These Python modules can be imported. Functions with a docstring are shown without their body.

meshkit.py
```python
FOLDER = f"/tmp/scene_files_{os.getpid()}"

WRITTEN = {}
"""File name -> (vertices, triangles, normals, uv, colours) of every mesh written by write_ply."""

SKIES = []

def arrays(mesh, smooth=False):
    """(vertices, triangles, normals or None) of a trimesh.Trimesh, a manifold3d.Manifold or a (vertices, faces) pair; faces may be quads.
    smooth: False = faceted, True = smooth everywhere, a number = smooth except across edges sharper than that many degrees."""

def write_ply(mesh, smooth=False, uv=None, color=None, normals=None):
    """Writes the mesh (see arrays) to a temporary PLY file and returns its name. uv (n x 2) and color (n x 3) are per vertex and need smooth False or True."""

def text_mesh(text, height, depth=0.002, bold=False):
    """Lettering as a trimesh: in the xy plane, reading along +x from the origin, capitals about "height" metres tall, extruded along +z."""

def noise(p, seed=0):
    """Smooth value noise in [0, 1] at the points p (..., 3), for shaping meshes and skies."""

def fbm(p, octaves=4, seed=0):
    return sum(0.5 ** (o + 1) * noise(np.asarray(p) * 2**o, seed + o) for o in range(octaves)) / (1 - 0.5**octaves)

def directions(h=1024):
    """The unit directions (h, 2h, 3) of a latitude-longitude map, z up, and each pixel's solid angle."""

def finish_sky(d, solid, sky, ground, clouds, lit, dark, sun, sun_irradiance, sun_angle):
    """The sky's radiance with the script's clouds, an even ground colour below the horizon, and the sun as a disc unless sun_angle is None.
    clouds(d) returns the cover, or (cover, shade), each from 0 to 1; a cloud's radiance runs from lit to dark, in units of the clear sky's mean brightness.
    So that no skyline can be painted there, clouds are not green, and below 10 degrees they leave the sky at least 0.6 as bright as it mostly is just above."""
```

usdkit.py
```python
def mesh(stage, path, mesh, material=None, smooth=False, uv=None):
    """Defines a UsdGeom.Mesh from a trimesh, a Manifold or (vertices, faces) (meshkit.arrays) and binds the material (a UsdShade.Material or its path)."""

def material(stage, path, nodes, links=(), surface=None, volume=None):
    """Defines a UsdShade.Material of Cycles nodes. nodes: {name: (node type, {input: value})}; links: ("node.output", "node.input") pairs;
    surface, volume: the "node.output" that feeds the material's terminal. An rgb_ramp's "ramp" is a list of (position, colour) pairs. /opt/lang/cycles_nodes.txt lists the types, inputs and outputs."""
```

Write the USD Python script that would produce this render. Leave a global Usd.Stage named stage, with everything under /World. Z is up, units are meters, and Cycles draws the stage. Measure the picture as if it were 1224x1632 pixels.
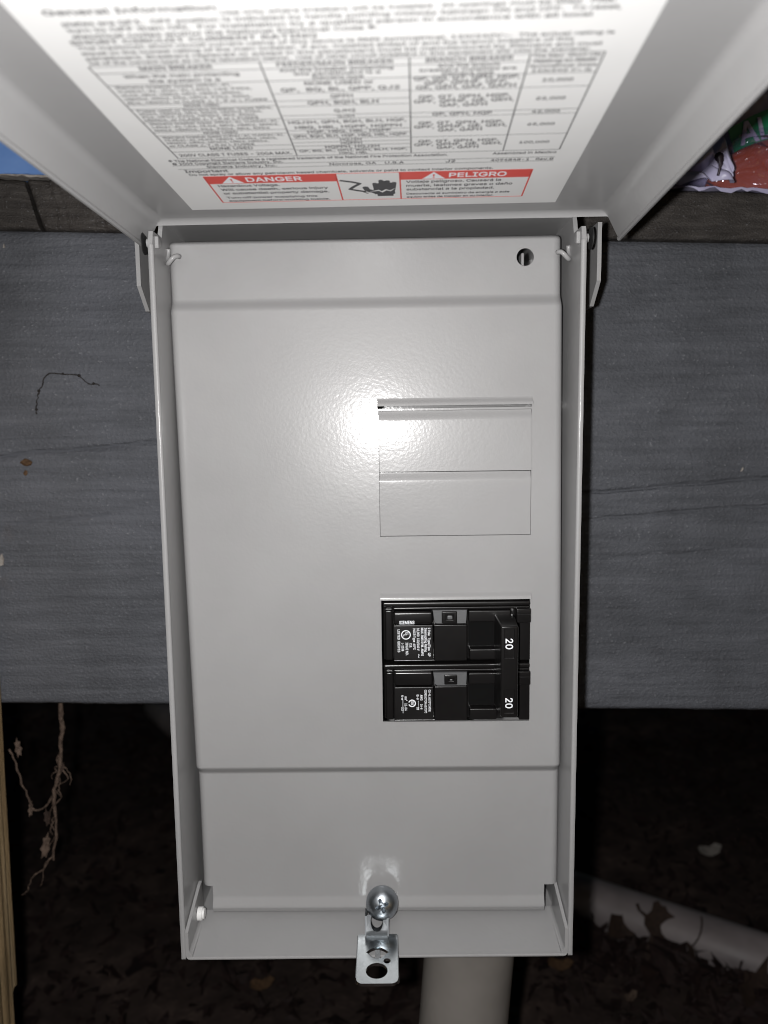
import math, random
import numpy as np, trimesh, manifold3d as m3, shapely
from shapely.geometry import Polygon, Point, LineString, box as sbox
from shapely import affinity
from pxr import Usd, UsdGeom, UsdLux, UsdShade, Gf, Sdf
import usdkit, meshkit

stage = Usd.Stage.CreateInMemory()
UsdGeom.SetStageUpAxis(stage, 'Z'); UsdGeom.SetStageMetersPerUnit(stage, 1.0)
UsdGeom.Xform.Define(stage, '/World'); UsdGeom.Scope.Define(stage, '/World/Looks')

# ------------------------------------------------------------------ camera, sky, flash
EYE = np.array([0.00519, -0.27908, 0.21481])
AX = np.array([[0.999936, 0.011296, 0.000981], [-0.00038, 0.11989, -0.992787], [-0.011332, 0.992723, 0.119887]])  # columns right, up, back
cam = UsdGeom.Camera.Define(stage, '/World/camera')
M = Gf.Matrix4d(1.0)
for i in range(3):
    M.SetRow(i, Gf.Vec4d(*AX[:, i], 0))
M.SetRow(3, Gf.Vec4d(*EYE, 1))
cam.AddTransformOp().Set(M)
cam.CreateFocalLengthAttr(4.44); cam.CreateHorizontalApertureAttr(4.44 * 1224 / 1196.4)
cam.CreateVerticalApertureAttr(4.44 * 1632 / 1196.4)
cam.CreateFStopAttr(1.8); cam.CreateFocusDistanceAttr(0.287); cam.CreateClippingRangeAttr(Gf.Vec2f(0.01, 500))
cam.CreateExposureAttr(0.0)

SKY_STRENGTH = 0.008
dome = UsdLux.DomeLight.Define(stage, '/World/sky')
dome.GetPrim().SetCustomDataByKey('kind', 'structure'); dome.GetPrim().SetCustomDataByKey('label', 'dark dusk sky'); dome.GetPrim().SetCustomDataByKey('category', 'sky')
skym = usdkit.material(stage, '/World/Looks/sky_material', {
    's': ('sky_texture', {'sky_type': 'single_scattering', 'sun_disc': False, 'sun_elevation': 0.12, 'sun_rotation': 2.6}),
    'b': ('background_shader', {'strength': SKY_STRENGTH})}, [('s.color', 'b.color')], surface='b.background')
UsdShade.MaterialBindingAPI.Apply(dome.GetPrim()).Bind(skym)
# the phone's flash, the only lamp of the photograph, 14 mm to the left of its lens
flash = UsdLux.SphereLight.Define(stage, '/World/phone_flash')
flash.CreateRadiusAttr(0.0032); flash.CreateNormalizeAttr(True); flash.CreateIntensityAttr(1.45)
flash.CreateColorAttr(Gf.Vec3f(1.0, 0.985, 0.975)); flash.AddTranslateOp().Set(Gf.Vec3d(EYE[0] - 0.014, EYE[1], EYE[2]))

# ------------------------------------------------------------------ helpers
used = {}
def numbered(path):
    if path not in used:
        used[path] = 0; return path
    used[path] += 1
    return '%s_%03d' % (path, used[path])
def tag(p, label=None, cat=None, group=None, kind=None):
    for k, v in (('label', label), ('category', cat), ('group', group), ('kind', kind)):
        if v: p.SetCustomDataByKey(k, v)
    return p
def thing(name, label, cat, group=None):
    x = UsdGeom.Xform.Define(stage, numbered('/World/' + name))
    return tag(x.GetPrim(), label, cat, group)
def obj(name, mesh, mat, parent=None, smooth=False, label=None, cat=None, group=None, kind=None):
    path = numbered((str(parent.GetPath()) if parent else '/World') + '/' + name)
    m = usdkit.mesh(stage, path, mesh, MAT[mat], smooth=smooth)
    return tag(m.GetPrim(), label, cat, group, kind)
def cat(*ms): return trimesh.util.concatenate([to_tm(m) for m in ms])
def to_tm(m):
    if hasattr(m, 'to_mesh'):
        k = m.to_mesh(); return trimesh.Trimesh(np.array(k.vert_properties[:, :3]), np.array(k.tri_verts), process=False)
    return m
def mbox(x0, x1, y0, y1, z0, z1):
    return m3.Manifold.cube([x1 - x0, y1 - y0, z1 - z0]).translate([x0, y0, z0])
def rbox(x0, x1, y0, y1, z0, z1, r=0.0006, seg=8):
    r = min(r, .45 * min(x1 - x0, y1 - y0, z1 - z0))
    s = m3.Manifold.sphere(r, seg)
    pts = [s.translate([x, y, z]) for x in (x0 + r, x1 - r) for y in (y0 + r, y1 - r) for z in (z0 + r, z1 - r)]
    return m3.Manifold.batch_hull(pts)
def man(tm):
    return m3.Manifold(m3.Mesh(np.asarray(tm.vertices, np.float32), np.asarray(tm.faces, np.uint32)))
def prism_yz(poly, x0, x1):
    """polygon of (y, z) points swept from x0 to x1"""
    cs = m3.CrossSection([np.array(poly, float)], m3.FillRule.Positive if Polygon(poly).exterior.is_ccw else m3.FillRule.Negative)
    return cs.extrude(x1 - x0).transform(np.array([[0, 0, 1, x0], [1, 0, 0, 0], [0, 1, 0, 0]], float))
def prism_xz(poly, y0, y1):
    cs = m3.CrossSection([np.array(poly, float)], m3.FillRule.Positive if Polygon(poly).exterior.is_ccw else m3.FillRule.Negative)
    return cs.extrude(y1 - y0).transform(np.array([[1, 0, 0, 0], [0, 0, -1, y1], [0, 1, 0, 0]], float))
def cyl(a, b, r0, r1=None, n=32):
    a, b = np.array(a, float), np.array(b, float); d = b - a; L = np.linalg.norm(d)
    m = m3.Manifold.cylinder(L, r0, r0 if r1 is None else r1, n)
    T = trimesh.geometry.align_vectors([0, 0, 1], d / L); T[:3, 3] = a
    return m.transform(T[:3])
def tube(pts, radii, n=8):
    """swept tube through points"""
    p = np.array(pts, float); k = len(p); r = np.broadcast_to(np.array(radii, float), (k,))
    t = np.gradient(p, axis=0); t /= np.linalg.norm(t, axis=1)[:, None]
    up = np.array([0.31, 0.2, 0.93]); a = np.linspace(0, 2 * np.pi, n, endpoint=False); V = []
    for i in range(k):
        s = np.cross(t[i], up); s /= np.linalg.norm(s); u = np.cross(s, t[i])
        V.append(p[i] + r[i] * (np.cos(a)[:, None] * s + np.sin(a)[:, None] * u))
    V = np.vstack(V + [p[0:1], p[-1:]]); F = []
    for i in range(k - 1):
        for j in range(n):
            q, w = i * n + j, i * n + (j + 1) % n
            F += [[q, w, w + n], [q, w + n, q + n]]
    for j in range(n):
        F += [[k * n, (j + 1) % n, j], [k * n + 1, (k - 1) * n + j, (k - 1) * n + (j + 1) % n]]
    m = trimesh.Trimesh(V, F, process=False); m.fix_normals(); return m
def spline(pts, n):
    from scipy.interpolate import CubicSpline
    p = np.array(pts, float); s = np.r_[0, np.cumsum(np.linalg.norm(np.diff(p, axis=0), axis=1))]
    return CubicSpline(s, p)(np.linspace(0, s[-1], n))
def grid(P):
    """a sheet of triangles from an array (rows, columns, 3)"""
    r, c = P.shape[:2]; i = np.arange(r * c).reshape(r, c)
    a, b, d, e = i[:-1, :-1].ravel(), i[:-1, 1:].ravel(), i[1:, :-1].ravel(), i[1:, 1:].ravel()
    return trimesh.Trimesh(P.reshape(-1, 3), np.vstack([np.c_[a, b, e], np.c_[a, e, d]]), process=False)
def slab(P, off):
    """a closed sheet: front array P, back array P + off"""
    A, B = grid(P), grid(P + off); r, c = P.shape[:2]; n = r * c; i = np.arange(n).reshape(r, c)
    loop = np.r_[i[0, :], i[1:, -1], i[-1, -2::-1], i[-2:0:-1, 0]]; nx = np.roll(loop, -1)
    m = trimesh.Trimesh(np.vstack([A.vertices, B.vertices]), np.vstack([A.faces, B.faces[:, ::-1] + n, np.c_[nx, loop, loop + n], np.c_[nx, loop + n, nx + n]]), process=False)
    if m.volume < 0: m.invert()
    return m
def placed(tm, o, X, Y, Z):
    T = np.eye(4); T[:3, 0], T[:3, 1], T[:3, 2], T[:3, 3] = X, Y, Z, o
    tm = tm.copy(); tm.apply_transform(T); return tm

# ------------------------------------------------------------------ materials
MAT = {}
def mat(name, nodes, links, surface='p.BSDF'):
    MAT[name] = usdkit.material(stage, '/World/Looks/' + name, nodes, links, surface=surface)
def paint(name, col, rough, peel=0.00005, scale=800, spec=0.5, coat=0.0, crough=0.08, var=.05):
    mat(name, {'g': ('geometry', {}), 'n': ('noise_texture', {'scale': scale, 'detail': 2.0}), 'b': ('bump', {'strength': 1.0, 'distance': peel}),
               'n2': ('noise_texture', {'scale': 14.0, 'detail': 7.0, 'roughness': .6}), 'c': ('rgb_ramp', {'ramp': [(.3, [v * (1 - var) for v in col]), (.7, [v * (1 + var * .7) for v in col])]}),
               'r': ('map_range', {'from_min': .3, 'from_max': .7, 'to_min': rough * .80, 'to_max': rough * 1.22}),
               'p': ('principled_bsdf', {'specular_ior_level': spec, 'coat_weight': coat, 'coat_roughness': crough})},
        [('g.position', 'n.vector'), ('n.fac', 'b.height'), ('b.normal', 'p.normal'), ('b.normal', 'p.coat_normal'), ('g.position', 'n2.vector'), ('n2.fac', 'c.fac'), ('c.color', 'p.base_color'), ('n2.fac', 'r.value'), ('r.result', 'p.roughness')])
paint('grey_paint', (.285, .283, .284), .36, peel=0.00004, spec=.22, coat=.20, crough=.14)
paint('label_white', (.70, .70, .695), .45, peel=0.000004)
paint('black_plastic', (.007, .0065, .0065), .26, peel=0.00002, scale=1500)
paint('black_matte', (.006, .0055, .0055), .36, peel=0.00004, scale=2000)
paint('window_grey', (.10, .102, .105), .4, peel=0.00003, scale=1500)
paint('pvc_grey', (.20, .185, .17), .42, peel=0.00004, scale=300, var=.22)
paint('pvc_white', (.235, .205, .205), .5, peel=0.0002, scale=120, var=.35)
def flat(name, col, rough=.5, **k): mat(name, {'p': ('principled_bsdf', {'base_color': col, 'roughness': rough, **k})}, [])
flat('ink', (.016, .016, .02), .5); flat('ink_white', (.75, .77, .8), .5); flat('red_ink', (.62, .045, .03), .45)
flat('slot_black', (.003, .003, .003), .8, specular_ior_level=.1); flat('dark_inside', (.02, .02, .02), .6)
mat('zinc', {'g': ('geometry', {}), 'n': ('noise_texture', {'scale': 450.0, 'detail': 3.0}), 'b': ('bump', {'distance': 0.00001}),
             'n2': ('noise_texture', {'scale': 90.0, 'detail': 5.0}), 'r': ('map_range', {'from_min': .3, 'from_max': .7, 'to_min': .15, 'to_max': .25}),
             'p': ('principled_bsdf', {'base_color': (.62, .66, .68), 'metallic': 1.0})},
    [('g.position', 'n.vector'), ('n.fac', 'b.height'), ('b.normal', 'p.normal'), ('g.position', 'n2.vector'), ('n2.fac', 'r.value'), ('r.result', 'p.roughness')])
mat('zinc_dull', {'g': ('geometry', {}), 'n': ('noise_texture', {'scale': 700.0, 'detail': 3.0}), 'b': ('bump', {'distance': 0.00002}),
             'p': ('principled_bsdf', {'base_color': (.42, .45, .48), 'metallic': 1.0, 'roughness': .33})}, [('g.position', 'n.vector'), ('n.fac', 'b.height'), ('b.normal', 'p.normal')])
flat('zinc_dark', (.10, .105, .11), .5, metallic=1.0)
def wood(name, c0, c1, c2, stain, amp, spec=.35, rough=.6, axis='x', speck=.0):
    """weathered board: grain stretched along one axis, blotches of stain, pale raised fibres"""
    s = {'x': (6, 60, 420), 'y': (60, 6, 420), 'z': (260, 260, 5), 'j': (22, 60, 330)}[axis]
    f = {'x': (300, 900, 1500), 'y': (900, 300, 1500), 'z': (1200, 1200, 260), 'j': (620, 900, 900)}[axis]
    mat(name, {'g': ('geometry', {}), 'm': ('mapping', {'scale': s}), 'n': ('noise_texture', {'scale': 1.0, 'detail': 6.0, 'roughness': .62, 'distortion': .3}),
               'm2': ('mapping', {'scale': f}), 'n2': ('noise_texture', {'scale': 1.0, 'detail': 3.0, 'roughness': .6}),
               'n3': ('noise_texture', {'scale': 16.0, 'detail': 5.0, 'roughness': .6}), 'n4': ('noise_texture', {'scale': 9.0, 'detail': 6.0, 'roughness': .65}),
               'c': ('rgb_ramp', {'ramp': [(.28, c0), (.5, c1), (.72, c2)]}),
               'c3': ('rgb_ramp', {'ramp': [(.30, (.72, .72, .72)), (.5, (1, 1, 1)), (.75, (1.18, 1.18, 1.2))]}), 'mx': ('mix', {'mix_type': 'multiply', 'fac': 1.0}),
               'st': ('map_range', {'from_min': .60, 'from_max': .74, 'to_min': 0.0, 'to_max': .75, 'clamp': True}), 'ms': ('mix', {'mix_type': 'mix', 'color2': stain}),
               'sp': ('map_range', {'from_min': .63, 'from_max': .76, 'to_min': 0.0, 'to_max': speck, 'clamp': True}), 'mp': ('mix', {'mix_type': 'mix', 'color2': (.42, .43, .46)}),
               'a': ('math', {'math_type': 'multiply_add', 'value2': 1.0}),
               'b': ('bump', {'strength': 1.0, 'distance': amp}), 'p': ('principled_bsdf', {'roughness': rough, 'specular_ior_level': spec})},
        [('g.position', 'm.vector'), ('m.vector', 'n.vector'), ('g.position', 'm2.vector'), ('m2.vector', 'n2.vector'), ('g.position', 'n3.vector'), ('g.position', 'n4.vector'),
         ('n.fac', 'c.fac'), ('n3.fac', 'c3.fac'), ('c.color', 'mx.color1'), ('c3.color', 'mx.color2'), ('mx.color', 'ms.color1'), ('n4.fac', 'st.value'), ('st.result', 'ms.fac'),
         ('ms.color', 'mp.color1'), ('n2.fac', 'sp.value'), ('sp.result', 'mp.fac'), ('mp.color', 'p.base_color'),
         ('n.fac', 'a.value1'), ('n2.fac', 'a.value3'), ('a.value', 'b.height'), ('b.normal', 'p.normal')])
wood('joist_paint', (.074, .078, .089), (.096, .101, .115), (.118, .123, .139), (.085, .058, .042), .0008, speck=.42, axis='j')
wood('deck_wood', (.030, .026, .024), (.050, .044, .040), (.082, .074, .068), (.085, .046, .022), .0010, axis='y', speck=.6)
wood('post_wood', (.15, .10, .05), (.26, .185, .10), (.33, .25, .15), (.16, .12, .06), .0005, axis='z')
mat('soil', {'g': ('geometry', {}), 'n': ('noise_texture', {'scale': 30.0, 'detail': 8.0, 'roughness': .7}), 'c': ('rgb_ramp', {'ramp': [(.3, (.025, .018, .016)), (.55, (.06, .042, .036)), (.75, (.12, .085, .07))]}),
             'b': ('bump', {'distance': .004}), 'p': ('principled_bsdf', {'roughness': .9, 'specular_ior_level': .2})},
    [('g.position', 'n.vector'), ('n.fac', 'c.fac'), ('c.color', 'p.base_color'), ('n.fac', 'b.height'), ('b.normal', 'p.normal')])
mat('litter', {'g': ('geometry', {}), 'c': ('rgb_ramp', {'ramp': [(0, (.022, .012, .011)), (.35, (.075, .038, .032)), (.6, (.18, .075, .055)), (.82, (.28, .14, .10)), (.96, (.34, .22, .17)), (1, (.40, .31, .25))]}),
               'n': ('noise_texture', {'scale': 220.0, 'detail': 4.0}), 'cc': ('rgb_ramp', {'ramp': [(.3, (.5, .5, .5)), (.7, (1.25, 1.2, 1.15))]}), 'mx': ('mix', {'mix_type': 'multiply', 'fac': 1.0}),
               'p': ('principled_bsdf', {'roughness': .75, 'specular_ior_level': .3})},
    [('g.random_per_island', 'c.fac'), ('c.color', 'mx.color1'), ('g.position', 'n.vector'), ('n.fac', 'cc.fac'), ('cc.color', 'mx.color2'), ('mx.color', 'p.base_color')])
def organic(name, c0, c1, scale=300, rough=.8):
    mat(name, {'g': ('geometry', {}), 'n': ('noise_texture', {'scale': scale, 'detail': 5.0}), 'c': ('rgb_ramp', {'ramp': [(.3, c0), (.7, c1)]}), 'b': ('bump', {'distance': .0006}),
               'p': ('principled_bsdf', {'roughness': rough, 'specular_ior_level': .3})}, [('g.position', 'n.vector'), ('n.fac', 'c.fac'), ('c.color', 'p.base_color'), ('n.fac', 'b.height'), ('b.normal', 'p.normal')])
organic('dry_leaf', (.022, .014, .011), (.045, .027, .02)); organic('root_bark', (.05, .033, .025), (.15, .105, .08), 500); organic('pale_chip', (.20, .18, .165), (.38, .35, .32))
organic('dark_thread', (.012, .01, .01), (.03, .024, .02), 600); organic('amber_leaf', (.06, .033, .016), (.13, .075, .04), 500)
organic('blue_plastic', (.13, .27, .62), (.18, .34, .72), 60, .4); organic('lilac_plastic', (.36, .34, .5), (.52, .5, .66), 80, .35)
flat('green_ink', (.01, .22, .10), .4); flat('orange_plastic', (.48, .085, .03), .4); flat('dark_tie', (.03, .02, .03), .5)
mat('clear_film', {'g': ('geometry', {}), 'n': ('noise_texture', {'scale': 70.0, 'detail': 4.0}), 'b': ('bump', {'distance': .004}), 't': ('transparent_bsdf', {'color': (.96, .95, 1.0)}),
                   'gl': ('glossy_bsdf', {'color': (.9, .9, 1.0), 'roughness': .12}), 'd': ('diffuse_bsdf', {'color': (.62, .6, .78)}), 'm1': ('mix_closure', {'fac': .22}), 'm2': ('mix_closure', {'fac': .13})},
    [('g.position', 'n.vector'), ('n.fac', 'b.height'), ('b.normal', 'gl.normal'), ('gl.BSDF', 'm1.closure1'), ('d.BSDF', 'm1.closure2'), ('t.BSDF', 'm2.closure1'), ('m1.closure', 'm2.closure2')], surface='m2.closure')

rng = np.random.default_rng(5)
# ------------------------------------------------------------------ ground
GZ = -0.285
def ground_z(x, y):
    p = np.stack([x, y, 0 * x], -1)
    return GZ + .03 * (meshkit.fbm(p * 5, 4, 3) - .5) + .006 * (meshkit.fbm(p * 40, 3, 8) - .5)
gx, gy = np.meshgrid(np.linspace(-1.6, 1.6, 220), np.linspace(-.6, 2.6, 220))
near = np.stack([gx, gy, ground_z(gx, gy)], -1)
near = trimesh.Trimesh(*(lambda g: (g.vertices, g.faces))(grid(near)), process=False)
ring = []
e = 120.0
for a, b in (((-e, -e), (e, -.6)), ((-e, 2.6), (e, e)), ((-e, -.6), (-1.6, 2.6)), ((1.6, -.6), (e, 2.6))):
    ring.append(trimesh.Trimesh([[a[0], a[1], GZ - .004], [b[0], a[1], GZ - .004], [b[0], b[1], GZ - .004], [a[0], b[1], GZ - .004]], [[0, 1, 2], [0, 2, 3]], process=False))
obj('ground', cat(near, *ring), 'soil', smooth=True, label='dark soil under the deck', cat='ground', kind='structure')

# ------------------------------------------------------------------ deck: joist, deck boards, post
def tilt(v):
    v = np.array(v, float); w = v.copy(); w[..., 2] -= .0251 * v[..., 0]; w[..., 1] += .0088 * v[..., 0]; return w
JY, JT, JB = 0.0938, 0.3028, 0.0678
def crack(x, pts, w):
    xs, zs = zip(*pts); z = np.interp(x, xs, zs, left=np.nan, right=np.nan)
    return z
X = np.linspace(-.62, .62, 1241)
def wob(x, seed, a): return a * (meshkit.fbm(np.stack([x * 60, 0 * x + seed * 7.3, 0 * x], -1), 4, seed) - .5)
# cracks run along the whole board; each opens only where its depth is not zero.  (points in the joist's own frame)
def unroll(pts): return [(x, z + .0251 * x) for x, z in pts]
CR = [  # (points, from, to, depth)
    (unroll([(-.62, .141), (-.17, .1454), (.1, .1440), (.132, .1454), (.198, .1491), (.62, .158)]), .115, .24, .0008),
    (unroll([(-.62, .158), (-.1719, .1664), (-.1324, .1701), (.1, .1640), (.158, .1684), (.197, .1704), (.62, .184)]), -.18, -.128, .0009),
    (unroll([(-.62, .186), (-.1852, .1998), (-.1087, .2064), (.106, .1778), (.1263, .1788), (.1575, .1819), (.1961, .1846), (.62, .2)]), -.3, .3, .0022),
]
CR[1] = (CR[1][0], None, None, .0018)
rows, dep = [], []
zc = [np.interp(X, *zip(*c[0])) + wob(X, k + 1, .0022) for k, c in enumerate(CR)]
bounds = [np.full_like(X, JB)] + zc + [np.full_like(X, JT)]
for k in range(len(bounds) - 1):
    n = max(6, int((bounds[k + 1] - bounds[k]).mean() / .0016)); lo = bounds[k] + (.0006 if k else 0); hi = bounds[k + 1] - (.0006 if k < len(CR) else 0)
    for t in np.linspace(0, 1, n):
        rows.append(lo + (hi - lo) * t); dep.append(0 * X)
    if k < len(CR):
        if k == 0: d = np.clip((X - .10) / .03, 0, 1) * np.clip((.3 - X) / .05, 0, 1)
        elif k == 1: d = np.clip((X + .19) / .012, 0, 1) * np.clip((-.125 - X) / .012, 0, 1) + np.clip((X - .07) / .02, 0, 1)
        else: d = np.clip((-.10 - X) / .01, 0, 1) + np.clip((X - .09) / .01, 0, 1) * np.clip((.34 - X) / .1, 0, 1)
        d = d * (.55 + .9 * meshkit.fbm(np.stack([X * 90, 0 * X + k, 0 * X], -1), 3, 9))
        rows.append(zc[k]); dep.append(d * CR[k][3])
Zr = np.array(rows); Dp = np.array(dep); Xr = np.broadcast_to(X, Zr.shape)
p = np.stack([Xr * 12, Zr * 700, 0 * Xr], -1)
relief = .0005 * (meshkit.fbm(p * [1, .2, 1], 3, 4) - .5) + .0010 * (meshkit.fbm(np.stack([Xr * 9, Zr * 22, 0 * Xr], -1), 3, 6) - .5)
edge = np.minimum(np.abs(Zr - JB), np.abs(Zr - JT)); relief += .0018 * np.clip(1 - edge / .004, 0, 1) ** 2
Zr = Zr + np.where(np.abs(Zr - JB) < 1e-6, wob(X, 21, .002), 0)
front = np.stack([Xr, JY + Dp + relief, Zr], -1)
back = np.stack([Xr, np.full_like(Xr, JY + .038), Zr], -1)
js = slab(tilt(front), tilt(back) - tilt(front))
obj('rim_joist', js, 'joist_paint', smooth=40, label='wide dark grey painted joist behind the breaker box, cracked along its grain', cat='joist')

def deck_board(x0, x1, s0, s1, seed, label):
    """a board laid at right angles to the joist; its rough sawn end shows"""
    nx, nz = 120, 22
    u, t = np.meshgrid(np.linspace(0, 1, nx), np.linspace(0, 1, nz)); z = .3031 + (.3262 - .3031) * t
    x = (x0 + s0 * t) * (1 - u) + (x1 + s1 * t) * u
    q = np.stack([x * 160, z * 160, 0 * x + seed], -1)
    y = .0915 + .0022 * (meshkit.fbm(q, 4, seed) - .5) + .002 * np.clip(1 - np.minimum(t, 1 - t) / .12, 0, 1) ** 2 + .0025 * np.clip(1 - np.minimum(u, 1 - u) / .012, 0, 1)
    for c in rng.uniform(.03, .97, 11):       # checks in the end grain
        xx = x0 + (x1 - x0) * c + .002 * np.sin(t * 4 + c * 9) + .0009 * (meshkit.fbm(np.stack([t * 9, 0 * t + c * 50, 0 * t], -1), 3, seed) - .5)
        y += .0016 * np.exp(-((x - xx) / .0006) ** 2) * rng.uniform(.3, 1)
    z = z + np.where(t > .99, .0016 * (meshkit.fbm(np.stack([x * 300, 0 * x, 0 * x + seed], -1), 3, seed + 2) - .5), 0)
    f = np.stack([x, y, z], -1); bk = f.copy(); bk[..., 1] = .9
    obj('deck_board', slab(tilt(f), tilt(bk) - tilt(f)), 'deck_wood', smooth=40, label=label, cat='deck board')
deck_board(-.62, -.1577, 0, -.0065, 3, 'dark weathered deck board end at the left edge, under the blue plastic')
deck_board(-.1560, -.0405, -.0065, 0, 4, 'deck board end just right of the slanting gap, left of the breaker box lid')
deck_board(-.0390, .0945, 0, .001, 5, 'deck board end hidden mostly behind the raised lid, between its neighbours')
deck_board(.0960, .62, .001, 0, 6, 'dark brown deck board end at the right edge, under the plastic bag')

# post: planed square post standing in front of the joist
pz = np.linspace(-.36, .30, 200); pr = np.array([(0.003, -.0), (0.003, 0)])
def post():
    sec = []
    for y in np.linspace(.004, .0905, 70): sec.append((-.1885, y, 1))
    prof_y = np.linspace(.0045, .0905, 70)
    groove = np.zeros(70)
    for c, d, w in ((.020, .0009, .0012), (.034, .0012, .001), (.049, .0009, .0008), (.060, .0016, .0013), (.066, .0008, .0007), (.0745, .0018, .0011), (.081, .0010, .0008), (.086, .0014, .0008)):
        groove += d * np.exp(-((prof_y - c) / w) ** 2)
    Y, Z = np.meshgrid(prof_y, pz)
    Xs = -.1925 + .0157 * Z - groove[None] - .0015 * np.clip((Y - .0885) / .002, 0, 1) ** 2 - .0009 * (meshkit.fbm(np.stack([Y * 300, Z * 14, 0 * Y], -1), 4, 2) - .5)
    Xs -= np.where((Z < -.082) & (Y > .0865), .004, 0)          # the broken back edge low down
    f = np.stack([Xs, Y + .0006 * (meshkit.fbm(np.stack([Z * 40, 0 * Z, 0 * Z], -1), 3, 5) - .5), Z], -1)
    return slab(f, np.stack([-.283 + .0157 * Z - Xs, 0 * Y, 0 * Z], -1))
obj('wooden_post', post(), 'post_wood', smooth=40, label='brown square wooden post at the left edge with vertical grain', cat='post')

# ------------------------------------------------------------------ breaker box
W2, H, TH = .0788, .2828, .0016
BK = .0918
bx = thing('breaker_box', 'open light grey metal breaker box with raised lid fixed to the joist', 'breaker box')
def side_wall(s):
    poly = [(0.0008, -.0005), (0, .0003), (0, H - .004), (.0016, H + .0010), (.0125, H + .0012), (.0155, H + .0090), (BK, H + .0090), (BK, -.0005)]
    x0 = W2 - TH
    m = prism_yz(poly, x0, W2)
    m = m + rbox(x0 - .0003, W2 + .0001, -.0003, .0016, .0002, H - .0035, .0007)          # the rolled front edge
    m = to_tm(m)
    if s < 0: m = to_tm(man(m).mirror([1, 0, 0]))
    return m
for s in (-1, 1): obj('side_wall', side_wall(s), 'grey_paint', bx, smooth=35)
IW = W2 - TH
obj('back_wall', mbox(-IW, IW, BK - .0015, BK, .0015, H + .0076), 'grey_paint', bx)
obj('top_wall', mbox(-IW, IW, .0158, BK - .0015, H + .0076, H + .0090), 'grey_paint', bx)
obj('bottom_wall', mbox(-IW, IW, .0245, BK - .0015, .0003, .0018), 'grey_paint', bx)
# hinge ears outside the walls
for s in (-1, 1):
    e0, e1 = .0885, .0901
    poly = [(.021, .2900), (.021, .2681), (.0305, .2598), (.062, .2598), (.062, .2900)]
    m = prism_yz(poly, e0, e1) + mbox(W2, e0 + .0003, .034, .062, .2884, .2899)
    if s < 0: m = m.mirror([1, 0, 0])
    obj('hinge_ear', to_tm(m), 'grey_paint', bx)
    m = cyl((W2 - .0025, .0068, H - .0020), (W2 + .0022, .0068, H - .0020), .0016, n=24)
    if s < 0: m = m.mirror([1, 0, 0])
    obj('hinge_pin', to_tm(m), 'grey_paint', bx, smooth=40)
    m = cyl((W2 + .0030, .0064, H - .0022), (W2 + .0033, .0064, H - .0022), .0040, n=32)
    if s < 0: m = m.mirror([1, 0, 0])
    obj('hinge_slot', to_tm(m), 'dark_inside', bx, smooth=40)
    m = rbox(IW - .0012, IW + .0005, .0035, .0052, H - .0045, H - .0002, .0004)
    if s < 0: m = m.mirror([1, 0, 0])
    obj('hinge_tab', to_tm(m), 'grey_paint', bx)

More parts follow.
